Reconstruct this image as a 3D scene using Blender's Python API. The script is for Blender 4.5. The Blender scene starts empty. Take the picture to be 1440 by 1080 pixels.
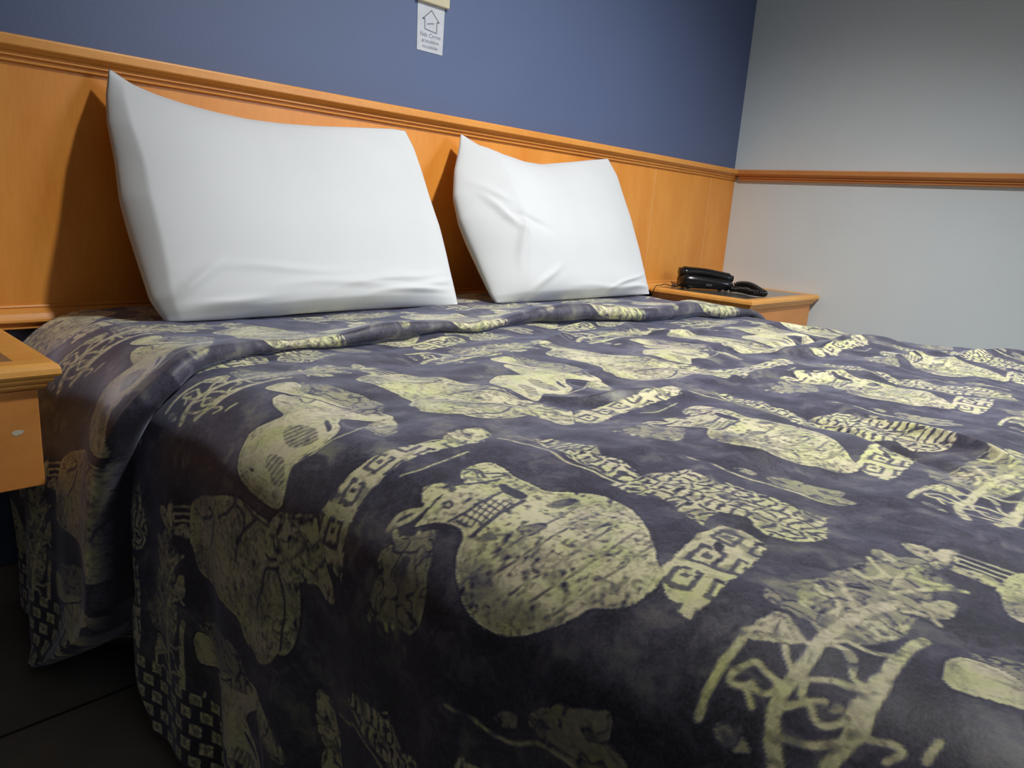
# Hotel room: bed with a woven bedspread, two pillows, panelled headboard, nightstands and a telephone.  Units are metres;
# the wall behind the bed is y = 0, the side wall is x = 0, the floor is z = 0.
import bpy, bmesh, math
import numpy as np
from mathutils import Vector, Matrix

# ---------------------------------------------------------------- bedspread shape (plain numpy)
X0, XR, ZT, RAD, HEM = -2.625, -0.925, 0.562, 0.10, 0.05     # left side, right side, top height, edge radius, hem height
DFOOT = 2.06
SIDE = ZT - RAD - HEM                                          # straight drop below the rounded edge
ARC = RAD * math.pi / 2
A_MIN = X0 + RAD - ARC - SIDE
A_MAX = XR - RAD + ARC + SIDE

def _hash(ix, iy, seed):
    h = (ix.astype(np.int64) * 374761393 + iy.astype(np.int64) * 668265263 + seed * 982451653) & 0xffffffff
    h = ((h ^ (h >> 13)) * 1274126177) & 0xffffffff
    return ((h ^ (h >> 16)) & 0xffff) / 65535.0

def vnoise(x, y, seed=0, px=0, py=0):
    ix = np.floor(x); iy = np.floor(y); fx = x - ix; fy = y - iy
    fx = fx * fx * (3 - 2 * fx); fy = fy * fy * (3 - 2 * fy)
    ix = ix.astype(np.int64); iy = iy.astype(np.int64)
    def H(a, b):
        if px: a = a % px
        if py: b = b % py
        return _hash(a, b, seed)
    return ((H(ix, iy) * (1 - fx) + H(ix + 1, iy) * fx) * (1 - fy) + (H(ix, iy + 1) * (1 - fx) + H(ix + 1, iy + 1) * fx) * fy) * 2 - 1

def sst(a, b, x):
    t = np.clip((x - a) / (b - a), 0, 1); return t * t * (3 - 2 * t)

def base_surface(a, d):
    """cloth coordinate a (runs across the bed, unrolled) and d (distance from the headboard wall) -> position, normal"""
    x = np.where(a < X0 + RAD, X0 + RAD, np.where(a > XR - RAD, XR - RAD, a))
    s = np.where(a < X0 + RAD, X0 + RAD - a, np.where(a > XR - RAD, a - (XR - RAD), 0.0))
    sg = np.where(a < X0 + RAD, -1.0, 1.0)
    th = np.clip(s / RAD, 0, math.pi / 2)
    drop = np.maximum(s - ARC, 0)
    X = x + sg * RAD * np.sin(th); Z = ZT - RAD + RAD * np.cos(th) - drop
    nx = sg * np.sin(th); nz = np.cos(th)
    return X, -d, Z, nx, nz, drop

def relief(a, d):
    """height of creases and hanging folds along the normal"""
    top = sst(X0 + 0.02, X0 + 0.16, a) * sst(XR + 0.0, XR - 0.12, a)
    h = top * (0.006 * vnoise(a * 5 + 3, d * 5, 11) + 0.0055 * vnoise(a * 9 + d * 5, d * 14 - a * 3, 12) + 0.0018 * vnoise(a * 28 - d * 12, d * 30 + a * 8, 13))
    # pulled creases running over the mattress
    for (ca, cd, ang, L, w, amp) in CREASES:
        c, s_ = math.cos(ang), math.sin(ang)
        u = (a - ca) * c + (d - cd) * s_; v = -(a - ca) * s_ + (d - cd) * c
        v = v + 0.012 * np.sin(u * 17 + ca * 9)
        h = h + 1.9 * amp * np.exp(-np.abs(v / w) ** 1.5) * np.exp(-(u / L) ** 2)
    drop = np.clip((X0 + RAD - ARC * 0.5 - a) / 0.45, 0, 1)
    h = h + drop * (0.016 * np.sin(d * 21 + 1.2 + 2.0 * a) + 0.009 * np.sin(d * 47 + 4 * a) + 0.006 * vnoise(d * 9, a * 5, 15))
    dr = np.clip((a - (XR - RAD + ARC * 0.5)) / 0.45, 0, 1)
    h = h + dr * (0.014 * np.sin(d * 24))
    return h
# crease list: centre a, centre d, angle, half length, width, height
CREASES = [(-1.98, 1.36, 2.1, .10, .012, .010), (-2.03, 1.30, 2.1, .12, .014, -.006), (-1.72, 1.10, 0.4, .12, .016, .006),
           (-1.50, 0.98, 0.5, .14, .018, .009), (-1.57, 0.93, 0.5, .12, .015, -.007), (-1.30, 1.15, 0.3, .15, .018, .007),
           (-1.25, 1.0, 0.2, .16, .02, .009), (-1.33, 0.92, 0.25, .14, .018, -.007), (-1.15, 0.82, 0.3, .12, .018, .008), (-2.12, 0.98, 0.6, .09, .014, .006),
           (-1.85, 0.62, 2.6, .10, .014, .005), (-1.55, 0.70, 0.3, .12, .014, .006), (-2.20, 1.20, 2.2, .1, .02, .004), (-1.1, 1.25, .3, .2, .02, .008)]

def lip_d(a):
    """how far from the wall the folded-over strip reaches"""
    xs = [-3.13, -3.09, -3.02, -2.944, -2.894, -2.844, -2.774, -2.694, -2.62, -2.585, -2.45, -2.29, -2.10, -1.95, -1.77, -1.62, -1.45, -1.2, -0.95, -0.7, -0.4]
    ds = [0.31, 0.33, 0.44, 0.535, 0.56, 0.55, 0.545, 0.56, 0.585, 0.590, 0.530, 0.505, 0.500, 0.505, 0.490, 0.525, 0.575, 0.58, 0.65, 0.64, 0.62]
    return np.interp(a, xs, ds)

def front_start(a):
    side = sst(X0 + 0.02, X0 - 0.12, a)
    return (lip_d(a) - 0.09) * (1 - side) + (0.535 + 0.06 * sst(-2.98, -3.10, a) + .008 * np.sin(a * 20)) * side

def back_start(a):
    return 0.035 + 0.085 * sst(X0 - .1, X0 - .4, a)

def lip_h(a):
    return 0.022 + 0.015 * sst(-2.0, -1.7, a) * sst(-1.1, -1.5, a) + 0.006 * np.sin(a * 14)

MOTIFS = [
    ('emb', 0, [(-2.588, 1.156), (-2.6, 1.16), (-2.614, 1.168), (-2.628, 1.184), (-2.638, 1.2), (-2.642, 1.222), (-2.638, 1.242), (-2.628, 1.262), (-2.616, 1.276), (-2.602, 1.286), (-2.594, 1.292), (-2.586, 1.308), (-2.578, 1.316), (-2.562, 1.322), (-2.546, 1.32), (-2.536, 1.312), (-2.53, 1.304), (-2.504, 1.284), (-2.48, 1.26), (-2.462, 1.234), (-2.458, 1.21), (-2.466, 1.19), (-2.476, 1.176), (-2.492, 1.164), (-2.486, 1.138), (-2.486, 1.114), (-2.48, 1.096), (-2.48, 1.076), (-2.496, 1.072), (-2.516, 1.076), (-2.532, 1.09), (-2.536, 1.102), (-2.548, 1.098), (-2.572, 1.102), (-2.59, 1.104), (-2.604, 1.102), (-2.594, 1.112), (-2.588, 1.124), (-2.584, 1.142)]),
    ('dark', 0, [(-2.51, 1.12), (-2.504, 1.122), (-2.506, 1.136), (-2.508, 1.158), (-2.52, 1.158), (-2.522, 1.142), (-2.518, 1.13)]),
    ('knurl', 0, [(-2.562, 1.134), (-2.536, 1.138), (-2.526, 1.158), (-2.56, 1.162), (-2.582, 1.156), (-2.584, 1.136)]),
    ('line', 0.003, [(-2.546, 1.096), (-2.53, 1.108), (-2.502, 1.112)]),
    ('line', 0.003, [(-2.584, 1.132), (-2.562, 1.14), (-2.514, 1.134)]),
    ('line', 0.004, [(-2.586, 1.162), (-2.562, 1.164), (-2.518, 1.16)]),
    ('line', 0.003, [(-2.516, 1.076), (-2.502, 1.084), (-2.51, 1.102)]),
    ('dark2', 0, [(-2.584, 1.168), (-2.572, 1.174), (-2.576, 1.188), (-2.588, 1.192), (-2.594, 1.184)]),
    ('dark2', 0, [(-2.556, 1.186), (-2.538, 1.2), (-2.544, 1.212), (-2.562, 1.208), (-2.564, 1.196)]),
    ('dark2', 0, [(-2.508, 1.176), (-2.484, 1.182), (-2.484, 1.198), (-2.512, 1.19)]),
    ('lite', 0.004, [(-2.588, 1.176), (-2.584, 1.182), (-2.586, 1.19), (-2.592, 1.186), (-2.584, 1.184), (-2.578, 1.188)]),
    ('orn', 0, [(-2.566, 1.078), (-2.564, 1.078), (-2.554, 1.082), (-2.546, 1.096), (-2.548, 1.102), (-2.552, 1.106), (-2.562, 1.098), (-2.566, 1.096), (-2.572, 1.098), (-2.58, 1.1), (-2.58, 1.096), (-2.576, 1.088)]),
    ('lite', 0.005, [(-2.614, 1.08), (-2.604, 1.078), (-2.594, 1.082), (-2.584, 1.096)]),
    ('lite', 0.005, [(-2.61, 1.08), (-2.6, 1.092), (-2.584, 1.098), (-2.57, 1.094), (-2.556, 1.098)]),
    ('lite', 0.005, [(-2.612, 1.088), (-2.62, 1.1), (-2.63, 1.106)]),
    ('lite', 0.005, [(-2.636, 1.092), (-2.652, 1.096), (-2.672, 1.094), (-2.69, 1.09)]),
    ('lite', 0.005, [(-2.64, 1.102), (-2.654, 1.112), (-2.676, 1.11), (-2.69, 1.114)]),
    ('lite', 0.005, [(-2.614, 1.1), (-2.63, 1.11), (-2.646, 1.116)]),
    ('lite', 0.005, [(-2.604, 1.112), (-2.614, 1.126), (-2.632, 1.124), (-2.646, 1.14)]),
    ('lite', 0.005, [(-2.662, 1.122), (-2.684, 1.122)]),
    ('lite', 0.005, [(-2.656, 1.136), (-2.674, 1.146)]),
    ('lite', 0.005, [(-2.642, 1.15), (-2.662, 1.156), (-2.676, 1.146)]),
    ('orn2', 0, [(-2.63, 1.086), (-2.616, 1.096), (-2.604, 1.112), (-2.592, 1.128), (-2.606, 1.136), (-2.628, 1.146), (-2.652, 1.156), (-2.676, 1.152), (-2.682, 1.134), (-2.682, 1.116), (-2.688, 1.094), (-2.682, 1.086), (-2.654, 1.09)]),
    ('thin', 0.0018, [(-2.612, 1.186), (-2.582, 1.2), (-2.544, 1.206), (-2.488, 1.2)]),
    ('thin', 0.0018, [(-2.614, 1.198), (-2.588, 1.214), (-2.552, 1.224), (-2.498, 1.22)]),
    ('thin', 0.0018, [(-2.612, 1.228), (-2.582, 1.244), (-2.552, 1.25), (-2.494, 1.246)]),
    ('thin', 0.0018, [(-2.61, 1.246), (-2.58, 1.262), (-2.55, 1.27), (-2.498, 1.266)]),
    ('thin', 0.0018, [(-2.61, 1.268), (-2.58, 1.284), (-2.55, 1.29), (-2.512, 1.288)]),
    ('brown_patch', 0, [(-2.608, 1.164), (-2.598, 1.186), (-2.604, 1.212), (-2.604, 1.242), (-2.606, 1.262), (-2.618, 1.272), (-2.628, 1.262), (-2.638, 1.242), (-2.642, 1.222), (-2.638, 1.2), (-2.628, 1.184)]),
    ('line', 0.0025, [(-2.506, 1.092), (-2.502, 1.098), (-2.492, 1.102), (-2.488, 1.11), (-2.504, 1.106)]),
    ('line', 0.002, [(-2.522, 1.086), (-2.51, 1.082), (-2.508, 1.088), (-2.516, 1.1)]),
    ('line', 0.0022, [(-2.57, 1.11), (-2.564, 1.112), (-2.566, 1.12), (-2.572, 1.12), (-2.572, 1.114)]),
    ('greek', 0, [(-2.23, 0.984), (-2.142, 0.992), (-2.074, 1.006), (-2.012, 0.998), (-2.038, 1.032), (-2.098, 1.028), (-2.192, 1.028), (-2.274, 1.044), (-2.264, 1.016)]),
    ('solid', 0, [(-2.544, 0.76), (-2.524, 0.752), (-2.522, 0.772), (-2.502, 0.766), (-2.472, 0.758), (-2.47, 0.774), (-2.46, 0.786), (-2.454, 0.812), (-2.462, 0.852), (-2.462, 0.88), (-2.462, 0.904), (-2.48, 0.908), (-2.492, 0.89), (-2.508, 0.87), (-2.522, 0.872), (-2.536, 0.9), (-2.552, 0.914), (-2.574, 0.92), (-2.584, 0.914), (-2.602, 0.906), (-2.616, 0.912), (-2.634, 0.926), (-2.65, 0.926), (-2.65, 0.904), (-2.648, 0.86), (-2.64, 0.83), (-2.626, 0.814), (-2.612, 0.808), (-2.598, 0.8), (-2.586, 0.8), (-2.572, 0.812), (-2.556, 0.818), (-2.552, 0.794)]),
    ('orn2', 0, [(-2.472, 0.772), (-2.458, 0.786), (-2.454, 0.816), (-2.464, 0.858), (-2.464, 0.894), (-2.482, 0.88), (-2.49, 0.844), (-2.492, 0.816)]),
    ('hatch', 0, [(-2.576, 0.84), (-2.562, 0.85), (-2.554, 0.862), (-2.56, 0.902), (-2.576, 0.904), (-2.588, 0.88), (-2.586, 0.862)]),
    ('hatch', 0, [(-2.606, 0.854), (-2.602, 0.878), (-2.61, 0.904), (-2.628, 0.914), (-2.628, 0.896), (-2.622, 0.872)]),
    ('dark', 0, [(-2.536, 0.866), (-2.53, 0.868), (-2.546, 0.9), (-2.552, 0.898)]),
    ('dark', 0, [(-2.518, 0.874), (-2.496, 0.896), (-2.516, 0.91), (-2.524, 0.898)]),
    ('line', 0.002, [(-2.518, 0.784), (-2.522, 0.8), (-2.514, 0.804), (-2.502, 0.794)]),
    ('dark2', 0, [(-2.628, 0.84), (-2.626, 0.854), (-2.63, 0.854)]),
    ('lite', 0.0022, [(-2.6, 0.908), (-2.582, 0.92), (-2.558, 0.92), (-2.536, 0.92), (-2.504, 0.904), (-2.468, 0.9)]),
    ('orn', 0, [(-2.506, 0.902), (-2.482, 0.896), (-2.464, 0.91), (-2.506, 0.964), (-2.518, 0.956), (-2.516, 0.932)]),
    ('leaf', 0, [(-2.714, 0.714), (-2.704, 0.722), (-2.69, 0.748), (-2.67, 0.804), (-2.662, 0.836), (-2.662, 0.868), (-2.664, 0.904), (-2.666, 0.942), (-2.674, 0.958), (-2.692, 0.966), (-2.712, 0.972), (-2.75, 0.972), (-2.778, 0.966), (-2.794, 0.956), (-2.798, 0.946), (-2.796, 0.942), (-2.816, 0.93), (-2.83, 0.9), (-2.82, 0.892), (-2.822, 0.868), (-2.806, 0.858), (-2.798, 0.846), (-2.798, 0.796), (-2.806, 0.728), (-2.788, 0.718), (-2.772, 0.714), (-2.762, 0.706)]),
    ('lite', 0.003, [(-2.716, 0.716), (-2.722, 0.692), (-2.726, 0.674)]),
    ('lite', 0.003, [(-2.726, 0.714), (-2.732, 0.692), (-2.736, 0.674)]),
    ('lite', 0.003, [(-2.736, 0.71), (-2.742, 0.688), (-2.746, 0.672)]),
    ('plain', 0, [(-2.742, 0.71), (-2.746, 0.688), (-2.754, 0.67), (-2.76, 0.67), (-2.76, 0.692), (-2.762, 0.706)]),
    ('plain', 0, [(-2.74, 0.634), (-2.734, 0.654), (-2.744, 0.666), (-2.716, 0.67), (-2.714, 0.676), (-2.744, 0.674), (-2.76, 0.67), (-2.762, 0.66), (-2.754, 0.646)]),
    ('orn2', 0, [(-2.764, 0.654), (-2.762, 0.67), (-2.782, 0.666), (-2.782, 0.684), (-2.808, 0.676), (-2.84, 0.684), (-2.89, 0.68), (-2.928, 0.668), (-2.928, 0.652), (-2.926, 0.596), (-2.894, 0.602), (-2.86, 0.622), (-2.812, 0.626)]),
    ('line', 0.0035, [(-2.71, 0.848), (-2.69, 0.864), (-2.67, 0.888)]),
    ('line', 0.003, [(-2.67, 0.844), (-2.672, 0.862), (-2.692, 0.864), (-2.712, 0.85), (-2.734, 0.846)]),
    ('line', 0.003, [(-2.696, 0.916), (-2.7, 0.924), (-2.692, 0.944), (-2.706, 0.938), (-2.71, 0.916), (-2.73, 0.912), (-2.77, 0.896)]),
    ('line', 0.003, [(-2.706, 0.938), (-2.726, 0.948), (-2.742, 0.952), (-2.778, 0.948), (-2.792, 0.946)]),
    ('line', 0.004, [(-2.718, 0.748), (-2.704, 0.784), (-2.694, 0.788), (-2.696, 0.772)]),
    ('line', 0.003, [(-2.666, 0.842), (-2.684, 0.826), (-2.696, 0.804)]),
    ('line', 0.003, [(-2.708, 0.792), (-2.728, 0.782), (-2.752, 0.766)]),
    ('line', 0.002, [(-2.664, 0.86), (-2.668, 0.89), (-2.668, 0.926)]),
    ('orn', 0, [(-2.27, 0.916), (-2.248, 0.922), (-2.242, 0.95), (-2.232, 0.986), (-2.268, 1.018), (-2.31, 1.036), (-2.296, 0.996), (-2.302, 0.968), (-2.318, 0.958)]),
    ('lite', 0.0028, [(-2.422, 1.03), (-2.416, 1.058), (-2.404, 1.07), (-2.422, 1.112), (-2.432, 1.138), (-2.422, 1.168), (-2.42, 1.19)]),
    ('glyph', 0, [(-2.388, 1.054), (-2.374, 1.066), (-2.372, 1.098), (-2.362, 1.122), (-2.386, 1.142), (-2.382, 1.162), (-2.382, 1.172), (-2.388, 1.19), (-2.41, 1.206), (-2.416, 1.176), (-2.422, 1.156), (-2.42, 1.128), (-2.406, 1.09)]),
    ('orn', 0, [(-2.478, 1.002), (-2.452, 0.992), (-2.414, 0.994), (-2.41, 1.008), (-2.42, 1.024), (-2.452, 1.028), (-2.476, 1.028), (-2.486, 1.014)]),
    ('lite', 0.0022, [(-2.528, 1.006), (-2.498, 0.998), (-2.482, 1.004)]),
    ('lite', 0.0022, [(-2.564, 1.042), (-2.544, 1.054), (-2.506, 1.05), (-2.482, 1.048)]),
    ('glyph', 0, [(-2.434, 1.188), (-2.402, 1.194), (-2.372, 1.202), (-2.34, 1.218), (-2.34, 1.24), (-2.336, 1.268), (-2.332, 1.306), (-2.34, 1.332), (-2.322, 1.354), (-2.348, 1.358), (-2.388, 1.376), (-2.416, 1.36), (-2.426, 1.348), (-2.422, 1.338), (-2.406, 1.314), (-2.416, 1.29), (-2.45, 1.298), (-2.442, 1.272), (-2.43, 1.26), (-2.428, 1.238), (-2.436, 1.218)]),
    ('greek', 0, [(-2.542, 1.314), (-2.5, 1.308), (-2.468, 1.304), (-2.438, 1.306), (-2.43, 1.322), (-2.44, 1.348), (-2.464, 1.352), (-2.514, 1.358), (-2.546, 1.358), (-2.568, 1.354), (-2.568, 1.346), (-2.56, 1.334)]),
    ('lite', 0.0085, [(-2.624, 1.44), (-2.608, 1.43), (-2.592, 1.426), (-2.574, 1.428), (-2.552, 1.43), (-2.538, 1.428), (-2.508, 1.432), (-2.482, 1.434), (-2.45, 1.446)]),
    ('lite', 0.0085, [(-2.61, 1.462), (-2.596, 1.466), (-2.584, 1.47), (-2.57, 1.468), (-2.55, 1.468), (-2.53, 1.468), (-2.494, 1.468), (-2.48, 1.472)]),
    ('lite', 0.012, [(-2.586, 1.468), (-2.57, 1.468), (-2.548, 1.468)]),
    ('lite', 0.004, [(-2.556, 1.414), (-2.568, 1.424), (-2.57, 1.428)]),
    ('lite', 0.004, [(-2.582, 1.422), (-2.59, 1.42), (-2.592, 1.412), (-2.588, 1.408)]),
    ('lite', 0.004, [(-2.59, 1.408), (-2.594, 1.404), (-2.594, 1.398), (-2.59, 1.396), (-2.582, 1.4), (-2.574, 1.404), (-2.578, 1.412), (-2.58, 1.422)]),
    ('lite', 0.004, [(-2.538, 1.43), (-2.534, 1.438), (-2.534, 1.448), (-2.556, 1.454), (-2.556, 1.464)]),
    ('lite', 0.004, [(-2.538, 1.432), (-2.524, 1.438), (-2.526, 1.452), (-2.518, 1.464)]),
    ('lite', 0.004, [(-2.594, 1.43), (-2.584, 1.44), (-2.578, 1.448)]),
    ('lite', 0.004, [(-2.572, 1.434), (-2.582, 1.436), (-2.584, 1.444), (-2.592, 1.448), (-2.592, 1.456), (-2.584, 1.462), (-2.57, 1.462)]),
    ('lite', 0.004, [(-2.608, 1.436), (-2.606, 1.448), (-2.598, 1.462)]),
    ('lite', 0.004, [(-2.57, 1.434), (-2.562, 1.446), (-2.562, 1.458), (-2.556, 1.466)]),
    ('lite', 0.004, [(-2.53, 1.402), (-2.538, 1.412), (-2.546, 1.424), (-2.538, 1.428)]),
    ('lite', 0.004, [(-2.524, 1.418), (-2.528, 1.426)]),
    ('lite', 0.004, [(-2.398, 1.41), (-2.41, 1.42), (-2.416, 1.43)]),
    ('lite', 0.004, [(-2.44, 1.44), (-2.42, 1.45), (-2.396, 1.462), (-2.384, 1.476)]),
    ('lite', 0.004, [(-2.456, 1.452), (-2.446, 1.464), (-2.452, 1.474)]),
    ('lite', 0.004, [(-2.428, 1.41), (-2.434, 1.422), (-2.414, 1.428)]),
    ('lite', 0.004, [(-2.454, 1.41), (-2.474, 1.424), (-2.488, 1.432)]),
    ('lite', 0.004, [(-2.588, 1.474), (-2.584, 1.484), (-2.584, 1.494), (-2.594, 1.486)]),
    ('lite', 0.004, [(-2.592, 1.406), (-2.602, 1.414)]),
    ('lite', 0.004, [(-2.57, 1.504), (-2.584, 1.502)]),
    ('lite', 0.004, [(-2.508, 1.45), (-2.49, 1.452), (-2.47, 1.46)]),
    ('lite', 0.004, [(-2.402, 1.44), (-2.4, 1.452), (-2.386, 1.466)]),
    ('orn', 0, [(-2.56, 1.39), (-2.532, 1.392), (-2.528, 1.404), (-2.54, 1.416), (-2.544, 1.424), (-2.552, 1.418), (-2.554, 1.412), (-2.558, 1.404), (-2.562, 1.396)]),
    ('orn', 0, [(-2.5, 1.396), (-2.478, 1.394), (-2.468, 1.41), (-2.5, 1.43), (-2.51, 1.418), (-2.51, 1.402)]),
    ('plain', 0, [(-2.446, 1.456), (-2.418, 1.464), (-2.408, 1.474), (-2.428, 1.478), (-2.448, 1.472), (-2.456, 1.46)]),
    ('orn', 0, [(-2.498, 1.436), (-2.472, 1.446), (-2.47, 1.46), (-2.494, 1.46), (-2.506, 1.446)]),
    ('plain', 0, [(-2.386, 1.406), (-2.37, 1.412), (-2.378, 1.428), (-2.396, 1.422)]),
    ('plain', 0, [(-2.432, 1.434), (-2.4, 1.434), (-2.37, 1.44), (-2.388, 1.442), (-2.414, 1.44), (-2.438, 1.44)]),
    ('orn2', 0, [(-2.58, 1.448), (-2.572, 1.456), (-2.58, 1.462), (-2.586, 1.452)]),
    ('lite', 0.006, [(-2.556, 1.39), (-2.58, 1.39), (-2.598, 1.388), (-2.608, 1.388), (-2.62, 1.39)]),
    ('orn', 0, [(-2.362, 1.444), (-2.322, 1.444), (-2.318, 1.456), (-2.348, 1.458), (-2.372, 1.452)]),
    ('orn2', 0, [(-2.536, 1.442), (-2.532, 1.448), (-2.544, 1.456), (-2.552, 1.452)]),
    ('orn2', 0, [(-2.622, 1.4), (-2.612, 1.408), (-2.616, 1.418), (-2.624, 1.426), (-2.63, 1.412)]),
    ('solid', 0, [(-2.886, 0.71), (-2.888, 0.732), (-2.896, 0.746), (-2.908, 0.758), (-2.872, 0.848), (-2.89, 0.828), (-2.936, 0.726), (-2.926, 0.71)]),
    ('orn2', 0, [(-2.876, 0.714), (-2.868, 0.734), (-2.834, 0.826), (-2.842, 0.854), (-2.864, 0.878), (-2.874, 0.848), (-2.908, 0.758), (-2.896, 0.746), (-2.886, 0.728)]),
    ('orn2', 0, [(-2.282, 1.268), (-2.258, 1.294), (-2.246, 1.32), (-2.236, 1.34), (-2.264, 1.344), (-2.264, 1.358), (-2.27, 1.36), (-2.286, 1.348), (-2.292, 1.318), (-2.288, 1.286)]),
    ('lite', 0.003, [(-2.308, 1.2), (-2.304, 1.22), (-2.31, 1.242), (-2.308, 1.266), (-2.29, 1.288), (-2.292, 1.32), (-2.284, 1.344)]),
    ('orn2', 0, [(-2.294, 1.244), (-2.284, 1.254), (-2.282, 1.266), (-2.294, 1.266), (-2.302, 1.252)]),
    ('plain', 0, [(-2.45, 1.394), (-2.43, 1.404), (-2.432, 1.414), (-2.452, 1.404)]),
    ('dark', 0, [(-2.482, 1.322), (-2.468, 1.32), (-2.474, 1.33), (-2.486, 1.33)]),
]
# ---------------------------------------------------------------- woven motifs of one fabric repeat
PER = 0.403
PERD = 0.78
D0, D1 = 0.50, 1.28
RES = 0.0008
def in_poly(px, py, poly):
    c = np.zeros(px.shape, bool); n = len(poly)
    for i in range(n):
        x1, y1 = poly[i]; x2, y2 = poly[i - 1]
        if y1 == y2: continue
        c ^= ((y1 > py) != (y2 > py)) & (px < (x2 - x1) * (py - y1) / (y2 - y1) + x1)
    return c
AREA = ('plain', 'solid', 'leaf', 'emb', 'orn', 'orn2', 'glyph', 'greek', 'dark', 'dark2', 'hatch', 'knurl', 'lace', 'brown_patch')
def seg_dist(ax, ay, P):
    dm = np.full(ax.shape, 9.0)
    for q1, q2 in zip(P, P[1:]):
        vx, vy = q2[0] - q1[0], q2[1] - q1[1]; L = vx * vx + vy * vy + 1e-12
        t = np.clip(((ax - q1[0]) * vx + (ay - q1[1]) * vy) / L, 0, 1)
        dm = np.minimum(dm, np.hypot(ax - q1[0] - t * vx, ay - q1[1] - t * vy))
    return dm
def make_tile():
    na = int(PER / RES); nd = int(PERD / RES)
    ga = np.arange(na) * PER / na; gd = D0 + np.arange(nd) * PERD / nd
    GA, GD = np.meshgrid(ga, gd, indexing='ij')
    def N(fa, fd, seed):   # noise that repeats with the fabric
        pa = max(1, int(round(PER * fa)))
        pd = max(1, int(round(PERD * fd)))
        return vnoise((GA + WA) / PER * pa, (GD - D0 + WD) / PERD * pd, seed, px=pa, py=pd)
    WA = WD = 0.0
    wa = N(70, 62, 41) * .006 + N(160, 150, 43) * .0025; wd = N(66, 70, 42) * .006 + N(150, 160, 44) * .0025; WA, WD = wa, wd
    fib = N(420, 300, 3); n1 = N(200, 170, 21); n2 = N(95, 80, 22); n3 = N(40, 38, 23); n4 = N(70, 62, 24); n5 = N(24, 20, 29)
    WA = WD = 0.0
    w1 = N(60, 60, 25) * .0035 + N(180, 180, 26) * .0016; w2 = N(60, 60, 27) * .0035 + N(180, 180, 28) * .0016
    T = 0.075 + 0.05 * n3 + 0.045 * n5 + 0.03 * n1 + 0.035 * fib
    streak = np.clip(n2 * 1.1 + n5 - .75, 0, 1); T += 0.22 * streak + .16 * np.clip(n3 + .4 * n1 - .25, 0, 1)
    nf = N(330, 280, 51); nh = N(150, 300, 52)
    ridge = lambda n, t: np.clip(1 - np.abs(n) / t, 0, 1)
    curls = ridge(n2 + .35 * n1, .22); curls2 = ridge(n4 + .3 * n1, .25); big = ridge(n3 + .2 * n2, .10)
    speck = np.clip(n1 * 1.3 + nf * .9 - .42, 0, 1); dash = np.clip(nh * 2.2 + nf - .75, 0, 1)
    tex = {}
    mid = .22 * np.clip(n4 * .7 + n5 * .9 - .1, 0, 1)
    tex['solid'] = .86 - mid + .12 * fib - .12 * big - .25 * speck * (n5 > 0) + .08 * n3
    tex['leaf'] = .84 - mid + .12 * fib - .30 * speck - .28 * dash - .30 * curls * (n5 > .0) + .10 * n3
    tex['emb'] = .86 - mid + .14 * fib - .38 * speck - .42 * dash - .20 * curls * (n5 > 0) + .10 * n3
    tex['orn'] = .84 - mid + .10 * fib - .60 * curls2 - .40 * dash - .25 * speck
    tex['orn2'] = .56 + .10 * fib - .60 * curls - .20 * speck
    tex['lace'] = .16 + .70 * np.maximum(curls2, big) + .05 * fib
    tex['plain'] = .74 - mid + .12 * fib - .45 * dash - .3 * curls
    tex['brown_patch'] = GA * 0; tex['thin'] = .40 + .35 * n1 + .2 * n4
    tex['dark'] = .05 + .04 * fib
    tex['dark2'] = .18 + .25 * n1 + .3 * curls
    tex['line'] = .12 + .1 * fib
    tex['lite'] = .80 + .14 * fib - .35 * speck
    hs = np.sin((GD * 1.0 - GA * .35) * 2 * math.pi / .0085 + 3 * n3)
    tex['hatch'] = .42 + .30 * (hs > 0) + .12 * fib - .3 * speck
    ks = np.maximum(np.abs(np.sin(GA * math.pi / .008 + n3)) , 0) * np.abs(np.sin((GD + .25 * GA) * math.pi / .0065))
    tex['knurl'] = np.where(ks > .30, .82, .16) + .08 * fib
    # rows of blocky glyphs
    ga2 = GA + w1 * 1.3; gd2 = GD + w2 * 1.3
    cw = PER / 16; ch = .023
    ca = np.floor(ga2 / cw); cd = np.floor(gd2 / ch); fa = ga2 / cw - ca; fd = gd2 / ch - cd
    r1 = _hash(ca.astype(np.int64) % 16, cd.astype(np.int64), 77)
    g = np.ones_like(GA)
    g[(fa < .16) & (fd > .25)] = 0
    g[(fd < .15) & (fa > .2)] = 0
    bar = (np.abs(fd - .55) < .09) & (fa > .3 - .2 * r1) & (fa < .75 + .2 * r1); g[bar & (r1 > .3)] = 0
    bar = (np.abs(fa - .6) < .08) & (fd > .3) & (fd < .9); g[bar & (r1 < .6)] = 0
    tex['glyph'] = .16 + .70 * g + .08 * fib - .30 * speck - .35 * ridge(n2, .12)
    # key-pattern border
    rot = -0.12
    ka = GA + GD * rot + w1 * .6; kd = GD - GA * rot + w2 * .6
    cw = .040; fa = (ka / cw) % 1; fd = (kd / .030) % 1
    k = np.ones_like(GA)
    k[(np.abs(fa - .5) < .34) & (np.abs(fd - .5) < .36)] = 0
    k[(np.abs(fa - .5) < .22) & (np.abs(fd - .5) < .22)] = 1
    k[(np.abs(fa - .55) < .08) & (np.abs(fd - .5) < .10)] = 0
    k[(np.abs(fd - .5) < .07) & (fa > .6)] = 1
    tex['greek'] = .22 + .64 * k + .08 * fib - .25 * speck
    edge = .0026
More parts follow.
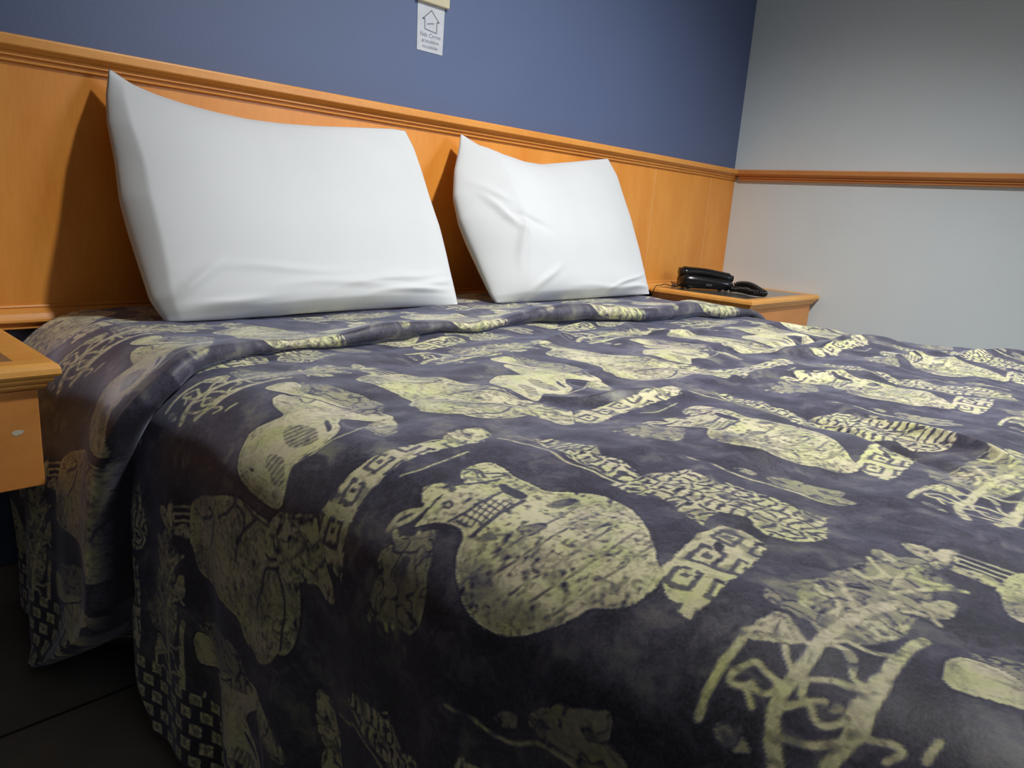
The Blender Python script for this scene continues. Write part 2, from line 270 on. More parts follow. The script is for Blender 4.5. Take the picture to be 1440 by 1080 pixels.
    for kind, w, pts in MOTIFS:
        inner, w = (w, 0) if kind in AREA else (0, w)
        for _ in range(2):   # rounded corners
            if w == 0 and kind not in ('greek', 'glyph'):
                pts = [p for i in range(len(pts)) for a_, b_ in [(pts[i - 1], pts[i])] for p in ((a_[0] * .75 + b_[0] * .25, a_[1] * .75 + b_[1] * .25), (a_[0] * .25 + b_[0] * .75, a_[1] * .25 + b_[1] * .75))]
            elif w > 0 and len(pts) > 2:
                pts = [pts[0]] + [p for a_, b_ in zip(pts, pts[1:]) for p in ((a_[0] * .75 + b_[0] * .25, a_[1] * .75 + b_[1] * .25), (a_[0] * .25 + b_[0] * .75, a_[1] * .25 + b_[1] * .75))] + [pts[-1]]
        am = sum(q[0] for q in pts) / len(pts); sh = math.floor(am / PER) * PER
        for off, ofd in [(i * PER, j * PERD) for i in (-1, 0, 1) for j in (-1, 0, 1)]:
            P = [(q[0] - sh + off, q[1] + ofd) for q in pts]
            lo = min(q[0] for q in P) - .02; hi = max(q[0] for q in P) + .02; l2 = min(q[1] for q in P) - .02; h2 = max(q[1] for q in P) + .02
            i0, i1 = max(0, int(lo / PER * na)), min(na, int(hi / PER * na) + 1); j0, j1 = max(0, int((l2 - D0) / RES)), min(nd, int((h2 - D0) / RES) + 1)
            if i1 <= i0 or j1 <= j0: continue
            sl = (slice(i0, i1), slice(j0, j1)); wob = .25 if kind in ('dark', 'solid', 'emb', 'leaf') else (.7 if w == 0 else .3)
            ax = GA[sl] + w1[sl] * wob; ay = GD[sl] + w2[sl] * wob
            if w == 0:
                msk = in_poly(ax, ay, P).astype(float)
                if kind in ('solid', 'emb', 'leaf'):   # dark woven outline
                    out = in_poly(ax, ay, P)
                    for dx, dy in ((edge, 0), (-edge, 0), (0, edge), (0, -edge)):
                        out = out | in_poly(ax + dx, ay + dy, P)
                    T[sl] = np.where(out & (msk < .5), .03, T[sl])
            else:
                dm = seg_dist(ax, ay, P)
                msk = np.clip((w * .5 + .0008 - dm) / .0012, 0, 1)
            if kind == 'brown_patch':  # brown patch of the jug's own weave, darker away from its outline
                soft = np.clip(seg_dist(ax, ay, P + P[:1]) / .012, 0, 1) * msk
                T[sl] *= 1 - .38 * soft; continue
            if kind in ('plain', 'lite', 'orn', 'glyph', 'greek', 'orn2'):   # worn, broken threads
                msk = msk * np.clip(1.25 - 1.1 * np.clip(n2[sl] * .8 + n4[sl] * .7 - .15, 0, 1), 0, 1)
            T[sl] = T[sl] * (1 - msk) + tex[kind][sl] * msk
            if w == 0 and kind in ('leaf', 'emb', 'solid', 'orn2', 'orn'):   # contour thread just inside the outline
                dm = seg_dist(ax, ay, P + P[:1]) + n1[sl] * .0008
                for dd, ww, am_ in ((.0065, .0009, .45), (.0105, .0007, .30)) if kind == 'leaf' else ((.0045, .0008, .35),):
                    T[sl] -= am_ * msk * np.clip(1 - np.abs(dm - dd) / ww, 0, 1) * np.clip(.6 + n3[sl] * 1.5, 0, 1)
    return np.clip(T, 0, 1)
def sample_tile(T, a, d):
    na, nd = T.shape
    x = (a / PER % 1.0) * na; y = ((d - D0) / PERD % 1.0) * nd
    i = np.floor(x).astype(int); j = np.floor(y).astype(int); fx = x - i; fy = y - j
    i1 = (i + 1) % na; i = i % na; j1 = (j + 1) % nd; j = j % nd
    return (T[i, j] * (1 - fx) + T[i1, j] * fx) * (1 - fy) + (T[i, j1] * (1 - fx) + T[i1, j1] * fx) * fy

CAM_LOC = (-2.97165, -1.55629, 0.80653)
CAM_R = (0.69028, -0.72041, 0.06719)
CAM_U = (0.12182, 0.20726, 0.97067)
CAM_F = (0.71321, 0.66185, -0.23083)
FPX = 1024.86
PIL1 = ([(-2.4676, 0.4744), (-2.4337, 0.4505), (-2.3926, 0.4367), (-2.3421, 0.4265), (-2.2883, 0.4188), (-2.2233, 0.4134), (-2.1523, 0.4142), (-2.0664, 0.4198), (-1.9523, 0.4322), (-1.8436, 0.4436), (-1.8049, 0.4433)], [(-1.7772, -0.0101), (-1.7764, 0.0494), (-1.7738, 0.1221), (-1.7736, 0.1953), (-1.7802, 0.2685), (-1.7846, 0.342), (-1.7913, 0.4005), (-1.8049, 0.4433)], [(-2.4619, -0.0102), (-2.4227, -0.0129), (-2.3569, -0.0132), (-2.2702, -0.0089), (-2.1753, -0.0041), (-2.0716, -0.0019), (-1.958, -0.0029), (-1.8548, -0.0063), (-1.7772, -0.0101)], [(-2.4619, -0.0102), (-2.476, 0.0153), (-2.4855, 0.0391), (-2.4917, 0.1078), (-2.497, 0.1701), (-2.4993, 0.2236), (-2.493, 0.2926), (-2.4914, 0.3674), (-2.4835, 0.4183), (-2.4676, 0.4744)], (-0.25, 0.578, -0.05, 1.0), 0.05, 0.1, (0.055, 0.024))
PIL2 = ([(-1.6114, 0.4688), (-1.5626, 0.4463), (-1.4891, 0.4257), (-1.4081, 0.4131), (-1.3175, 0.4113), (-1.1774, 0.4324), (-1.0622, 0.4515), (-0.9601, 0.4673)], [(-0.9616, -0.0131), (-0.9575, 0.0425), (-0.9424, 0.1524), (-0.9374, 0.2515), (-0.9388, 0.3387), (-0.9378, 0.4065), (-0.9601, 0.4673)], [(-1.6544, -0.0089), (-1.5497, -0.0139), (-1.4338, -0.0133), (-1.2737, -0.0118), (-1.1311, -0.0088), (-0.9616, -0.0131)], [(-1.6544, -0.0089), (-1.6684, 0.0145), (-1.6768, 0.066), (-1.6852, 0.1175), (-1.6972, 0.1726), (-1.7045, 0.2202), (-1.7, 0.2876), (-1.6722, 0.36), (-1.6358, 0.4213), (-1.6114, 0.4688)], (-0.262, 0.578, -0.045, 1.0), 0.05, 0.1, (0.19, 0.05))
PHONE_ROT = -43
TPX, TPY = -.392, -.142
FLAP_SHIFT = 0.347
CORD = [(-.318, -.210, .575), (-.300, -.238, .588), (-.318, -.278, .593), (-.348, -.320, .591), (-.374, -.358, .582), (-.386, -.386, .574), (-.410, -.374, .574), (-.402, -.336, .574), (-.374, -.302, .574), (-.362, -.270, .574), (-.378, -.246, .574)]
WIRE = [(-.458, -.085, .570), (-.50, -.07, .567), (-.54, -.06, .574), (-.565, -.055, .570), (-.60, -.055, .566), (-.615, -.05, .52)]
# ---------------------------------------------------------------- helpers
C = bpy.context.scene.collection
R = math.radians

def tag(o, label=None, cat=None, group=None, kind=None):
    if label: o['label'] = label
    if cat: o['category'] = cat
    if group: o['group'] = group
    if kind: o['kind'] = kind
    return o
def thing(name, label, cat, loc, rz=0, group=None):
    o = bpy.data.objects.new(name, None); C.objects.link(o)
    o.location = loc; o.rotation_euler = (0, 0, rz); o.empty_display_size = .05
    return tag(o, label, cat, group)
def mesh_obj(name, verts, faces, mat, parent=None, smooth=False, offset=(0, 0, 0)):
    me = bpy.data.meshes.new(name)
    me.from_pydata([(v[0] - offset[0], v[1] - offset[1], v[2] - offset[2]) for v in verts], [], faces); me.update()
    bm = bmesh.new(); bm.from_mesh(me); bmesh.ops.recalc_face_normals(bm, faces=bm.faces[:]); bm.to_mesh(me); bm.free()
    if smooth: me.polygons.foreach_set('use_smooth', [True] * len(me.polygons))
    if mat: me.materials.append(mat)
    o = bpy.data.objects.new(name, me); C.objects.link(o)
    if parent: o.parent = parent
    else: o.location = offset
    return o
def bevel(o, w, seg=2):
    m = o.modifiers.new('bevel', 'BEVEL'); m.width = w; m.segments = seg; m.limit_method = 'ANGLE'; m.angle_limit = R(40)
    return o
def box(lo, hi):
    x0, y0, z0 = lo; x1, y1, z1 = hi
    v = [(x0, y0, z0), (x1, y0, z0), (x1, y1, z0), (x0, y1, z0), (x0, y0, z1), (x1, y0, z1), (x1, y1, z1), (x0, y1, z1)]
    f = [(0, 3, 2, 1), (4, 5, 6, 7), (0, 1, 5, 4), (1, 2, 6, 5), (2, 3, 7, 6), (3, 0, 4, 7)]
    return v, f
def grid_mesh(name, P, mat, parent=None, offset=(0, 0, 0), attr=None, flip=False):
    """P: (n, m, 3) array -> one smooth quad mesh"""
    n, m = P.shape[:2]
    me = bpy.data.meshes.new(name)
    me.vertices.add(n * m); me.vertices.foreach_set('co', (P - np.array(offset)).reshape(-1).astype(np.float32))
    i = np.arange(n * m).reshape(n, m)
    q = np.stack([i[:-1, :-1], i[1:, :-1], i[1:, 1:], i[:-1, 1:]], -1).reshape(-1, 4)
    if flip: q = q[:, ::-1]
    me.loops.add(q.size); me.loops.foreach_set('vertex_index', q.reshape(-1).astype(np.int32))
    me.polygons.add(len(q)); me.polygons.foreach_set('loop_start', (np.arange(len(q)) * 4).astype(np.int32))
    me.polygons.foreach_set('use_smooth', np.ones(len(q), bool))
    if attr:
        for k, v in attr.items():
            at = me.attributes.new(k, 'FLOAT', 'POINT'); at.data.foreach_set('value', v.reshape(-1).astype(np.float32))
    me.update(); me.validate()
    me.materials.append(mat)
    o = bpy.data.objects.new(name, me); C.objects.link(o)
    if parent: o.parent = parent
    else: o.location = offset
    return o
def tube(pts, rad, n=8):
    """closed-end tube through points"""
    P = [Vector(p) for p in pts]; V = []; F = []
    prev = None
    for i, p in enumerate(P):
        t = (P[min(i + 1, len(P) - 1)] - P[max(i - 1, 0)]).normalized()
        if prev is None:
            a = Vector((0, 0, 1)) if abs(t.z) < .9 else Vector((1, 0, 0)); u = t.cross(a).normalized()
        else:
            u = (prev - t * prev.dot(t)).normalized()
        prev = u; w = t.cross(u)
        r = rad[i] if hasattr(rad, '__len__') else rad
        for k in range(n):
            an = 2 * math.pi * k / n; V.append(p + (u * math.cos(an) + w * math.sin(an)) * r)
    for i in range(len(P) - 1):
        for k in range(n):
            F.append((i * n + k, i * n + (k + 1) % n, (i + 1) * n + (k + 1) % n, (i + 1) * n + k))
    F.append(tuple(range(n))[::-1]); F.append(tuple((len(P) - 1) * n + k for k in range(n)))
    return V, F
def extrude_profile(prof, a, b, axis):
    """prof: closed list of (out, z); runs along x (wall behind the bed) or y (side wall)"""
    n = len(prof); V = []
    for e in (a, b):
        for (o, z) in prof:
            V.append((e, -o, z) if axis == 'x' else (-o, e, z))
    F = [(i, (i + 1) % n, n + (i + 1) % n, n + i) for i in range(n)] + [tuple(range(n))[::-1], tuple(range(n, 2 * n))]
    return V, F

# ---------------------------------------------------------------- materials
def new_mat(name):
    m = bpy.data.materials.new(name); m.use_nodes = True
    nt = m.node_tree; b = nt.nodes['Principled BSDF']
    return m, nt, b
def N_(nt, t, **k):
    n = nt.nodes.new(t)
    for a, v in k.items(): setattr(n, a, v)
    return n
def ramp(nt, fac, stops):
    r = nt.nodes.new('ShaderNodeValToRGB'); e = r.color_ramp.elements
    e[0].position, e[0].color = stops[0][0], (*stops[0][1], 1)
    e[1].position, e[1].color = stops[-1][0], (*stops[-1][1], 1)
    for p, c in stops[1:-1]:
        x = e.new(p); x.color = (*c, 1)
    nt.links.new(fac, r.inputs[0]); return r
def noise(nt, scale, detail=4, rough=.5, vec=None, sc=None):
    n = nt.nodes.new('ShaderNodeTexNoise'); n.inputs['Scale'].default_value = scale; n.inputs['Detail'].default_value = detail; n.inputs['Roughness'].default_value = rough
    if vec is None:
        vec = nt.nodes.new('ShaderNodeTexCoord').outputs['Object']
    if sc:
        mp = nt.nodes.new('ShaderNodeMapping'); mp.inputs['Scale'].default_value = sc; nt.links.new(vec, mp.inputs['Vector']); vec = mp.outputs[0]
    nt.links.new(vec, n.inputs['Vector']); return n
def bump(nt, b, h, strength, dist=.01):
    bp = nt.nodes.new('ShaderNodeBump'); bp.inputs['Strength'].default_value = strength; bp.inputs['Distance'].default_value = dist
    nt.links.new(h, bp.inputs['Height']); nt.links.new(bp.outputs[0], b.inputs['Normal']); return bp

def paint(name, col, var=.06, rough=.6, bs=.08):
    m, nt, b = new_mat(name); n = noise(nt, 2.2, 3)
    r = ramp(nt, n.outputs[0], [(.3, tuple(c * (1 - var) for c in col)), (.7, tuple(c * (1 + var) for c in col))])
    nt.links.new(r.outputs[0], b.inputs['Base Color']); b.inputs['Roughness'].default_value = rough
    n2 = noise(nt, 160, 3); bump(nt, b, n2.outputs[0], bs, .004); return m
def wood(name, c1, c2, sc=(2, 2, .6), rough=.38, spec=.4):
    m, nt, b = new_mat(name)
    n = noise(nt, 5, 5, .6, sc=sc); n2 = noise(nt, 60, 3, .6, sc=(sc[0] * 3, sc[1] * 3, sc[2]))
    mx = N_(nt, 'ShaderNodeMath', operation='MULTIPLY_ADD'); mx.inputs[1].default_value = .35
    nt.links.new(n2.outputs[0], mx.inputs[0]); nt.links.new(n.outputs[0], mx.inputs[2])
    r = ramp(nt, mx.outputs[0], [(.42, c1), (.66, tuple((x + y) / 2 for x, y in zip(c1, c2))), (.9, c2)])
    nt.links.new(r.outputs[0], b.inputs['Base Color']); b.inputs['Roughness'].default_value = rough; b.inputs['Specular IOR Level'].default_value = spec
    bump(nt, b, n2.outputs[0], .05, .002); return m
WOOD_PANEL = wood('orange_wood_veneer', (.70, .245, .030), (.84, .36, .065), sc=(1.6, 1.6, .5))
WOOD_RAIL = wood('orange_wood_moulding', (.66, .25, .04), (.84, .39, .09), sc=(.5, 3, 3))
WOOD_SIDE = wood('orange_wood_side_rail', (.60, .215, .05), (.74, .32, .10), sc=(3, .5, 3))
WOOD_TABLE = wood('nightstand_wood', (.72, .30, .05), (.88, .46, .12), sc=(.6, 2, 2))
SEAM = wood('pale_seam_wood', (.80, .42, .13), (.85, .50, .20))
BLUE = paint('blue_wall_paint', (.088, .120, .225), .05, .5)
GREY = paint('grey_wall_paint', (.77, .86, .90), .03, .55)
WHITE_CEIL = paint('ceiling_paint', (.7, .7, .68), .02, .8)
def simple(name, col, rough=.5, metal=0, spec=.5):
    m, nt, b = new_mat(name); n = noise(nt, 30, 2)
    r = ramp(nt, n.outputs[0], [(.3, tuple(c * .94 for c in col)), (.7, tuple(c * 1.06 for c in col))])
    nt.links.new(r.outputs[0], b.inputs['Base Color'])
    b.inputs['Roughness'].default_value = rough; b.inputs['Metallic'].default_value = metal; b.inputs['Specular IOR Level'].default_value = spec
    return m
LAMINATE = simple('dark_grey_laminate', (.095, .095, .078), .16, 0, .7)
BLACK = simple('black_plastic', (.006, .006, .007), .25, 0, .5)
PAPER = simple('sticker_paper', (.50, .52, .56), .6)
INK = simple('grey_ink', (.17, .18, .22), .7)
BEIGE = simple('beige_plastic', (.55, .50, .34), .4)
SHEETW = simple('mattress_ticking', (.6, .6, .58), .9)
BASEW = simple('bed_base_dark', (.03, .028, .03), .8)

def tiles(name, col, grout, size, off, rough=.35):
    m, nt, b = new_mat(name)
    tc = N_(nt, 'ShaderNodeNewGeometry'); sp = N_(nt, 'ShaderNodeSeparateXYZ'); nt.links.new(tc.outputs['Position'], sp.inputs[0])
    ms = []
    for ax, o in zip('XY', off):
        a = N_(nt, 'ShaderNodeMath', operation='SUBTRACT'); a.inputs[1].default_value = o; nt.links.new(sp.outputs[ax], a.inputs[0])
        f = N_(nt, 'ShaderNodeMath', operation='PINGPONG'); f.inputs[1].default_value = size / 2; nt.links.new(a.outputs[0], f.inputs[0])
        g = N_(nt, 'ShaderNodeMath', operation='LESS_THAN'); g.inputs[1].default_value = .003; nt.links.new(f.outputs[0], g.inputs[0]); ms.append(g)
    mx = N_(nt, 'ShaderNodeMath', operation='MAXIMUM'); nt.links.new(ms[0].outputs[0], mx.inputs[0]); nt.links.new(ms[1].outputs[0], mx.inputs[1])
    n = noise(nt, 6, 4); r = ramp(nt, n.outputs[0], [(.3, tuple(c * .85 for c in col)), (.7, tuple(c * 1.15 for c in col))])
    mix = N_(nt, 'ShaderNodeMixRGB'); nt.links.new(mx.outputs[0], mix.inputs[0]); nt.links.new(r.outputs[0], mix.inputs[1]); mix.inputs[2].default_value = (*grout, 1)
    nt.links.new(mix.outputs[0], b.inputs['Base Color']); b.inputs['Roughness'].default_value = rough
    iv = N_(nt, 'ShaderNodeMath', operation='SUBTRACT'); iv.inputs[0].default_value = 1; nt.links.new(mx.outputs[0], iv.inputs[1])
    bump(nt, b, iv.outputs[0], .5, .003); return m
TILE = tiles('grey_brown_floor_tiles', (.20, .18, .155), (.01, .009, .008), .407, (-2.42, -.407))
TILEB = simple('skirting_tile', (.24, .21, .18), .4)

# woven bedspread: the pattern is stored on the cloth, the thread colours are mixed here
def spread_material():
    m, nt, b = new_mat('woven_bedspread_fabric')
    at = N_(nt, 'ShaderNodeAttribute', attribute_name='weave')
    n1 = noise(nt, 420, 2, .6); n2 = noise(nt, 9, 3)
    ad = N_(nt, 'ShaderNodeMath', operation='MULTIPLY_ADD'); ad.inputs[1].default_value = .26
    nt.links.new(n1.outputs[0], ad.inputs[0]); nt.links.new(at.outputs['Fac'], ad.inputs[2])
    sb = N_(nt, 'ShaderNodeMath', operation='SUBTRACT'); sb.inputs[1].default_value = .13; nt.links.new(ad.outputs[0], sb.inputs[0])
    r = ramp(nt, sb.outputs[0], [(0, (.026, .024, .033)), (.12, (.072, .068, .096)), (.30, (.150, .145, .145)), (.6, (.37, .355, .215)), (.9, (.71, .68, .405))])
    hue = ramp(nt, n2.outputs[0], [(.35, (1.0, .97, 1.04)), (.65, (1.0, 1.0, .93))])
    mu = N_(nt, 'ShaderNodeMixRGB', blend_type='MULTIPLY'); mu.inputs[0].default_value = 1
    nt.links.new(r.outputs[0], mu.inputs[1]); nt.links.new(hue.outputs[0], mu.inputs[2])
    n3 = noise(nt, 26, 4, .6); tint = ramp(nt, n3.outputs[0], [(.38, (1.02, .96, 1.10)), (.5, (1, 1, 1)), (.64, (.93, 1.0, .74))])
    m2 = N_(nt, 'ShaderNodeMixRGB', blend_type='MULTIPLY'); nt.links.new(sb.outputs[0], m2.inputs[0]); nt.links.new(mu.outputs[0], m2.inputs[1]); nt.links.new(tint.outputs[0], m2.inputs[2])
    nt.links.new(m2.outputs[0], b.inputs['Base Color'])
    b.inputs['Roughness'].default_value = .5; b.inputs['Specular IOR Level'].default_value = .38
    b.inputs['Sheen Weight'].default_value = .48; b.inputs['Sheen Roughness'].default_value = .38; b.inputs['Sheen Tint'].default_value = (.70, .74, 1, 1)
    bump(nt, b, sb.outputs[0], .35, .0012)
    return m
SPREAD = spread_material()
def pillow_material():
    m, nt, b = new_mat('white_pillowcase_cotton')
    n = noise(nt, 5, 3); r = ramp(nt, n.outputs[0], [(.3, (.585, .60, .605)), (.7, (.615, .63, .635))])
    nt.links.new(r.outputs[0], b.inputs['Base Color']); b.inputs['Roughness'].default_value = .85; b.inputs['Sheen Weight'].default_value = .1
    n2 = noise(nt, 600, 2); bump(nt, b, n2.outputs[0], .08, .001); return m
PILLOW = pillow_material()

# ---------------------------------------------------------------- room
def struct(name, v, f, mat): return tag(mesh_obj(name, v, f, mat), kind='structure')
XL, YF, HC = -4.6, -4.4, 2.6
struct('floor', *box((XL, YF, -.1), (0.1, 0.1, 0)), TILE)
struct('wall_back', *box((XL, 0, 0), (0.1, .1, HC)), BLUE)
struct('wall_right', *box((0, YF, 0), (.1, 0, HC)), GREY)
struct('wall_left', *box((XL - .1, YF, 0), (XL, .1, HC)), GREY)
struct('wall_front', *box((XL - .1, YF - .1, 0), (.1, YF, HC)), GREY)
struct('ceiling', *box((XL - .1, YF - .1, HC), (.1, .1, HC + .1)), WHITE_CEIL)
bevel(struct('baseboard_back', *box((XL, -.010, 0), (0, 0, .081)), TILEB), .002)
bevel(struct('baseboard_right', *box((-.010, YF, 0), (0, -.010, .081)), TILEB), .002)
ZR = 1.0377
RAIL = [(0, ZR), (.030, ZR), (.0335, ZR - .0015), (.0345, ZR - .004), (.0345, ZR - .017), (.0325, ZR - .0195), (.0285, ZR - .0205), (.0265, ZR - .0225), (.0225, ZR - .0255), (.0185, ZR - .0265),
        (.0175, ZR - .0285), (.0205, ZR - .0300), (.0205, ZR - .0325), (.0170, ZR - .0345), (.0130, ZR - .0350), (.0130, ZR - .0370), (.0155, ZR - .0385), (.0150, ZR - .0415), (.0100, ZR - .0434), (0, ZR - .0434)]
o = struct('trim_1', *extrude_profile(RAIL, -.0345, YF, 'y'), WOOD_SIDE)

# panelled headboard fixed along the wall behind the bed
hb = thing('headboard', 'orange wood headboard panelling with moulded rail along the blue wall', 'headboard', (-2.0, 0, .53))
for x0, x1 in ((XL, -.6115), (-.6085, -.2035), (-.2005, -.001)):
    bevel(mesh_obj('wood_panel', *box((x0, -.008, .545), (x1, -.0005, ZR - .03)), WOOD_PANEL, hb, offset=(-2.0, 0, .53)), .0012)
for xs_ in (-.610, -.202):
    mesh_obj('seam_strip', *box((xs_ - .0016, -.0082, .545), (xs_ + .0016, -.0005, ZR - .03)), SEAM, hb, offset=(-2.0, 0, .53))
v, f = extrude_profile(RAIL, XL, -.001, 'x'); mesh_obj('top_rail', v, f, WOOD_RAIL, hb, offset=(-2.0, 0, .53))
ZB = .5802
LOW = [(0, ZB), (.012, ZB), (.014, ZB - .003), (.012, ZB - .005), (.016, ZB - .008), (.023, ZB - .014), (.027, ZB - .020), (.030, ZB - .024), (.0305, ZB - .028), (.028, ZB - .031), (.020, ZB - .033),
       (.018, ZB - .036), (.022, ZB - .038), (.022, ZB - .041), (.016, ZB - .043), (0, ZB - .043)]
v, f = extrude_profile(LOW, XL, -.001, 'x'); mesh_obj('bottom_rail', v, f, WOOD_RAIL, hb, offset=(-2.0, 0, .53))

# wall sticker and the beige fitting above it
sx = -1.689
st = thing('wall_sticker', 'small white sticker with a printed house outline on the blue wall', 'sticker', (sx, 0, 1.24))
q = [(-.044, .058), (.044, .058), (.042, -.056), (-.042, -.056)]
V = [(x, -.0012, z) for x, z in q] + [(x, -.0002, z) for x, z in q]
mesh_obj('paper', V, [(3, 2, 1, 0), (4, 5, 6, 7), (0, 1, 5, 4), (1, 2, 6, 5), (2, 3, 7, 6), (3, 0, 4, 7)], PAPER, st)
def ink(name, strokes, w):
    V = []; F = []
    for a, b in strokes:
        a = Vector(a); b = Vector(b); t = (b - a).normalized(); n = Vector((-t.y, t.x)) * w / 2
        for p in (a - n, b - n, b + n, a + n):
            V.append((p.x, -.0016, p.y))
        F.append(tuple(range(len(V) - 4, len(V))))
    return mesh_obj(name, V, F, INK, st)
def seq(*p): return list(zip(p, p[1:]))
ink('house_drawing', seq((-.020, .020), (-.027, .018), (.001, .042), (.027, .018), (.020, .018), (.020, -.008), (-.019, -.004), (-.020, .020)) + seq((-.012, .008), (.0, .011), (.010, .013)), .0028)
def writing(text, z, size):
    cu = bpy.data.curves.new('lettering', 'FONT'); cu.body = text; cu.size = size; cu.align_x = 'CENTER'; cu.extrude = .0002
    tmp = bpy.data.objects.new('lettering_source', cu); C.objects.link(tmp); bpy.context.view_layer.update()
    me = bpy.data.meshes.new_from_object(tmp.evaluated_get(bpy.context.evaluated_depsgraph_get())); bpy.data.objects.remove(tmp)
    me.materials.clear(); me.materials.append(INK); me.name = 'lettering'
    o = bpy.data.objects.new('lettering', me); C.objects.link(o); o.parent = st; o.location = (0, -.0015, z); o.rotation_euler = (R(90), 0, 0)
writing('Ndc Crrrm', -.022, .0145); writing('arocunicm', -.035, .0135); writing('nccunlclm', -.048, .0125)
fx = thing('wall_switch', 'beige plastic wall switch above the sticker, cut off by the photo top', 'switch', (sx, 0, 1.355))
bevel(mesh_obj('switch_plate', *box((-.053, -.011, -.060), (.053, 0, .060)), BEIGE, fx), .003)
bevel(mesh_obj('rocker', *box((-.014, -.015, -.022), (.014, -.0105, .022)), BEIGE, fx), .002)

# ---------------------------------------------------------------- nightstands
def nightstand(label, x_right, w, dpt, spot=False):
    x0 = x_right - w; t = thing('nightstand', label, 'nightstand', (x_right - w / 2, -dpt / 2, .383), 0, 'wall-hung nightstands')
    off = tuple(t.location); top = .5625; mt = .0396; o_ = .020
    # moulded frame of the top: a ring swept round the four sides
    prof = [(0, -.002), (.034, 0), (.040, 0), (.046, -.003), (.048, -.008), (.0485, -.015), (.046, -.019), (.0405, -.0205), (.0405, -.0245), (.038, -.028), (.0335, -.029), (.0335, -.0335), (.030, -.0375), (.022, -mt), (0, -mt)]
    rx0, rx1, ry0, ry1 = x0 + .048, x_right - .048, -dpt + .048, -.0318
    V = []; n = len(prof)
    for (cx, cy, sx_, sy_) in ((rx0, ry1, -1, 0), (rx0, ry0, -1, -1), (rx1, ry0, 1, -1), (rx1, ry1, 1, 0)):
        for (o, z) in prof: V.append((cx + sx_ * o, cy + sy_ * o, top + z))
    F = []
    for k in range(3):
        for i in range(n): F.append((k * n + i, k * n + (i + 1) % n, (k + 1) * n + (i + 1) % n, (k + 1) * n + i))
    F += [tuple(range(n)), tuple(range(3 * n, 4 * n))[::-1]]
    mesh_obj('moulded_top_edge', V, F, WOOD_TABLE, t, offset=off)
    mesh_obj('laminate_top', *box((rx0 - .002, ry0 - .002, top - mt + .004), (rx1 + .002, ry1 - .001, top - .0018)), LAMINATE, t, offset=off)
    b = bevel(mesh_obj('body', *box((x0 + .025, -dpt + .034, .383), (x_right - .025, -.0318, top - mt + .001)), WOOD_TABLE, t, offset=off), .0015)
    bevel(mesh_obj('drawer_front', *box((x0 + .025, -dpt + .022, .383), (x_right - .025, -dpt + .0345, top - mt + .0005)), WOOD_PANEL2, t, offset=off), .0015)
    if spot:
        pts = [(-2.742, .467), (-2.737, .4695), (-2.731, .469), (-2.727, .466), (-2.731, .4625), (-2.737, .461), (-2.741, .463)]
        V = [(x, -dpt + .0215, z) for x, z in pts]
        tag(mesh_obj('chipped_spot', V, [tuple(range(len(V)))], CHIP, t, offset=off), label='pale chip in the wood')
    return t
WOOD_PANEL2 = wood('drawer_front_wood', (.60, .225, .05), (.70, .30, .08), sc=(.6, 2, 2))
CHIP = simple('bare_chipped_wood', (.62, .56, .42), .8)
nightstand('wall-hung wood nightstand holding the black telephone, in the room corner', -.004, .592, .442)
nightstand('wall-hung wood nightstand with empty top, at the left edge of the photo', -2.682, .592, .442, True)

# ---------------------------------------------------------------- telephone
tp = thing('telephone', 'black corded desk telephone on the nightstand in the corner', 'telephone', (TPX, TPY, .5618), R(PHONE_ROT))
def superbody(L, W, H0, H1, n=24, zb=0.0):
    """rounded wedge: length along x, height rising from H0 to H1"""
    V = []; F = []; lev = [(0, .93), (.15, 1), (.6, 1), (.88, .95), (1, .82), (1.02, .55), (1.03, 0.05)]
    for (hz, s) in lev:
        for k in range(n * 2):
            an = math.pi * k / n; c, s_ = math.cos(an), math.sin(an); e = .45
            x = L / 2 * s * math.copysign(abs(c) ** e, c); y = W / 2 * s * math.copysign(abs(s_) ** e, s_)
            H = H0 + (H1 - H0) * (x / L + .5); V.append((x, y, zb + H * hz))
    m = n * 2
    for j in range(len(lev) - 1):
        for k in range(m): F.append((j * m + k, j * m + (k + 1) % m, (j + 1) * m + (k + 1) % m, (j + 1) * m + k))
    F += [tuple(range(m))[::-1], tuple(range((len(lev) - 1) * m, len(lev) * m))]
    return V, F
mesh_obj('telephone_base', *superbody(.208, .100, .052, .034, zb=.004), BLACK, tp, True)
for sx_ in (-.075, .075):
    for sy_ in (-.035, .035):
        v, f = tube([(sx_, sy_, 0), (sx_, sy_, .008)], .008, 10); mesh_obj('rubber_foot', v, f, BLACK, tp)
# handset: arched bar with an ear and a mouth piece
hp = []; hr = []
for k in range(25):
    t_ = k / 24; x = -.104 + .208 * t_; hp.append((x, 0, .066 - .020 * t_ + .010 * math.sin(math.pi * t_)))
    e = abs(2 * t_ - 1); hr.append((.021 + .006 * e ** 3) * (1 if .05 < t_ < .95 else .72))
hs = mesh_obj('handset', *tube(hp, hr, 16), BLACK, tp, True); hs.scale = (1, 1.15, .9)
for sx_, nm in ((-.080, 'earpiece'), (.080, 'mouthpiece')):
    v, f = tube([(sx_, 0, .034 - .09 * (sx_ + .08)), (sx_, 0, .048 - .09 * (sx_ + .08)), (sx_, 0, .060 - .09 * (sx_ + .08))], [.026, .027, .022], 20); mesh_obj(nm, v, f, BLACK, hs, True)
kp = [(-.02 + .016 * i, -.048, .020) for i in range(1)]
v, f = box((-.012, -.0545, .016), (.012, -.0515, .024)); mesh_obj('volume_slider', v, f, simple('dark_grey_plastic', (.06, .06, .065), .3), tp)
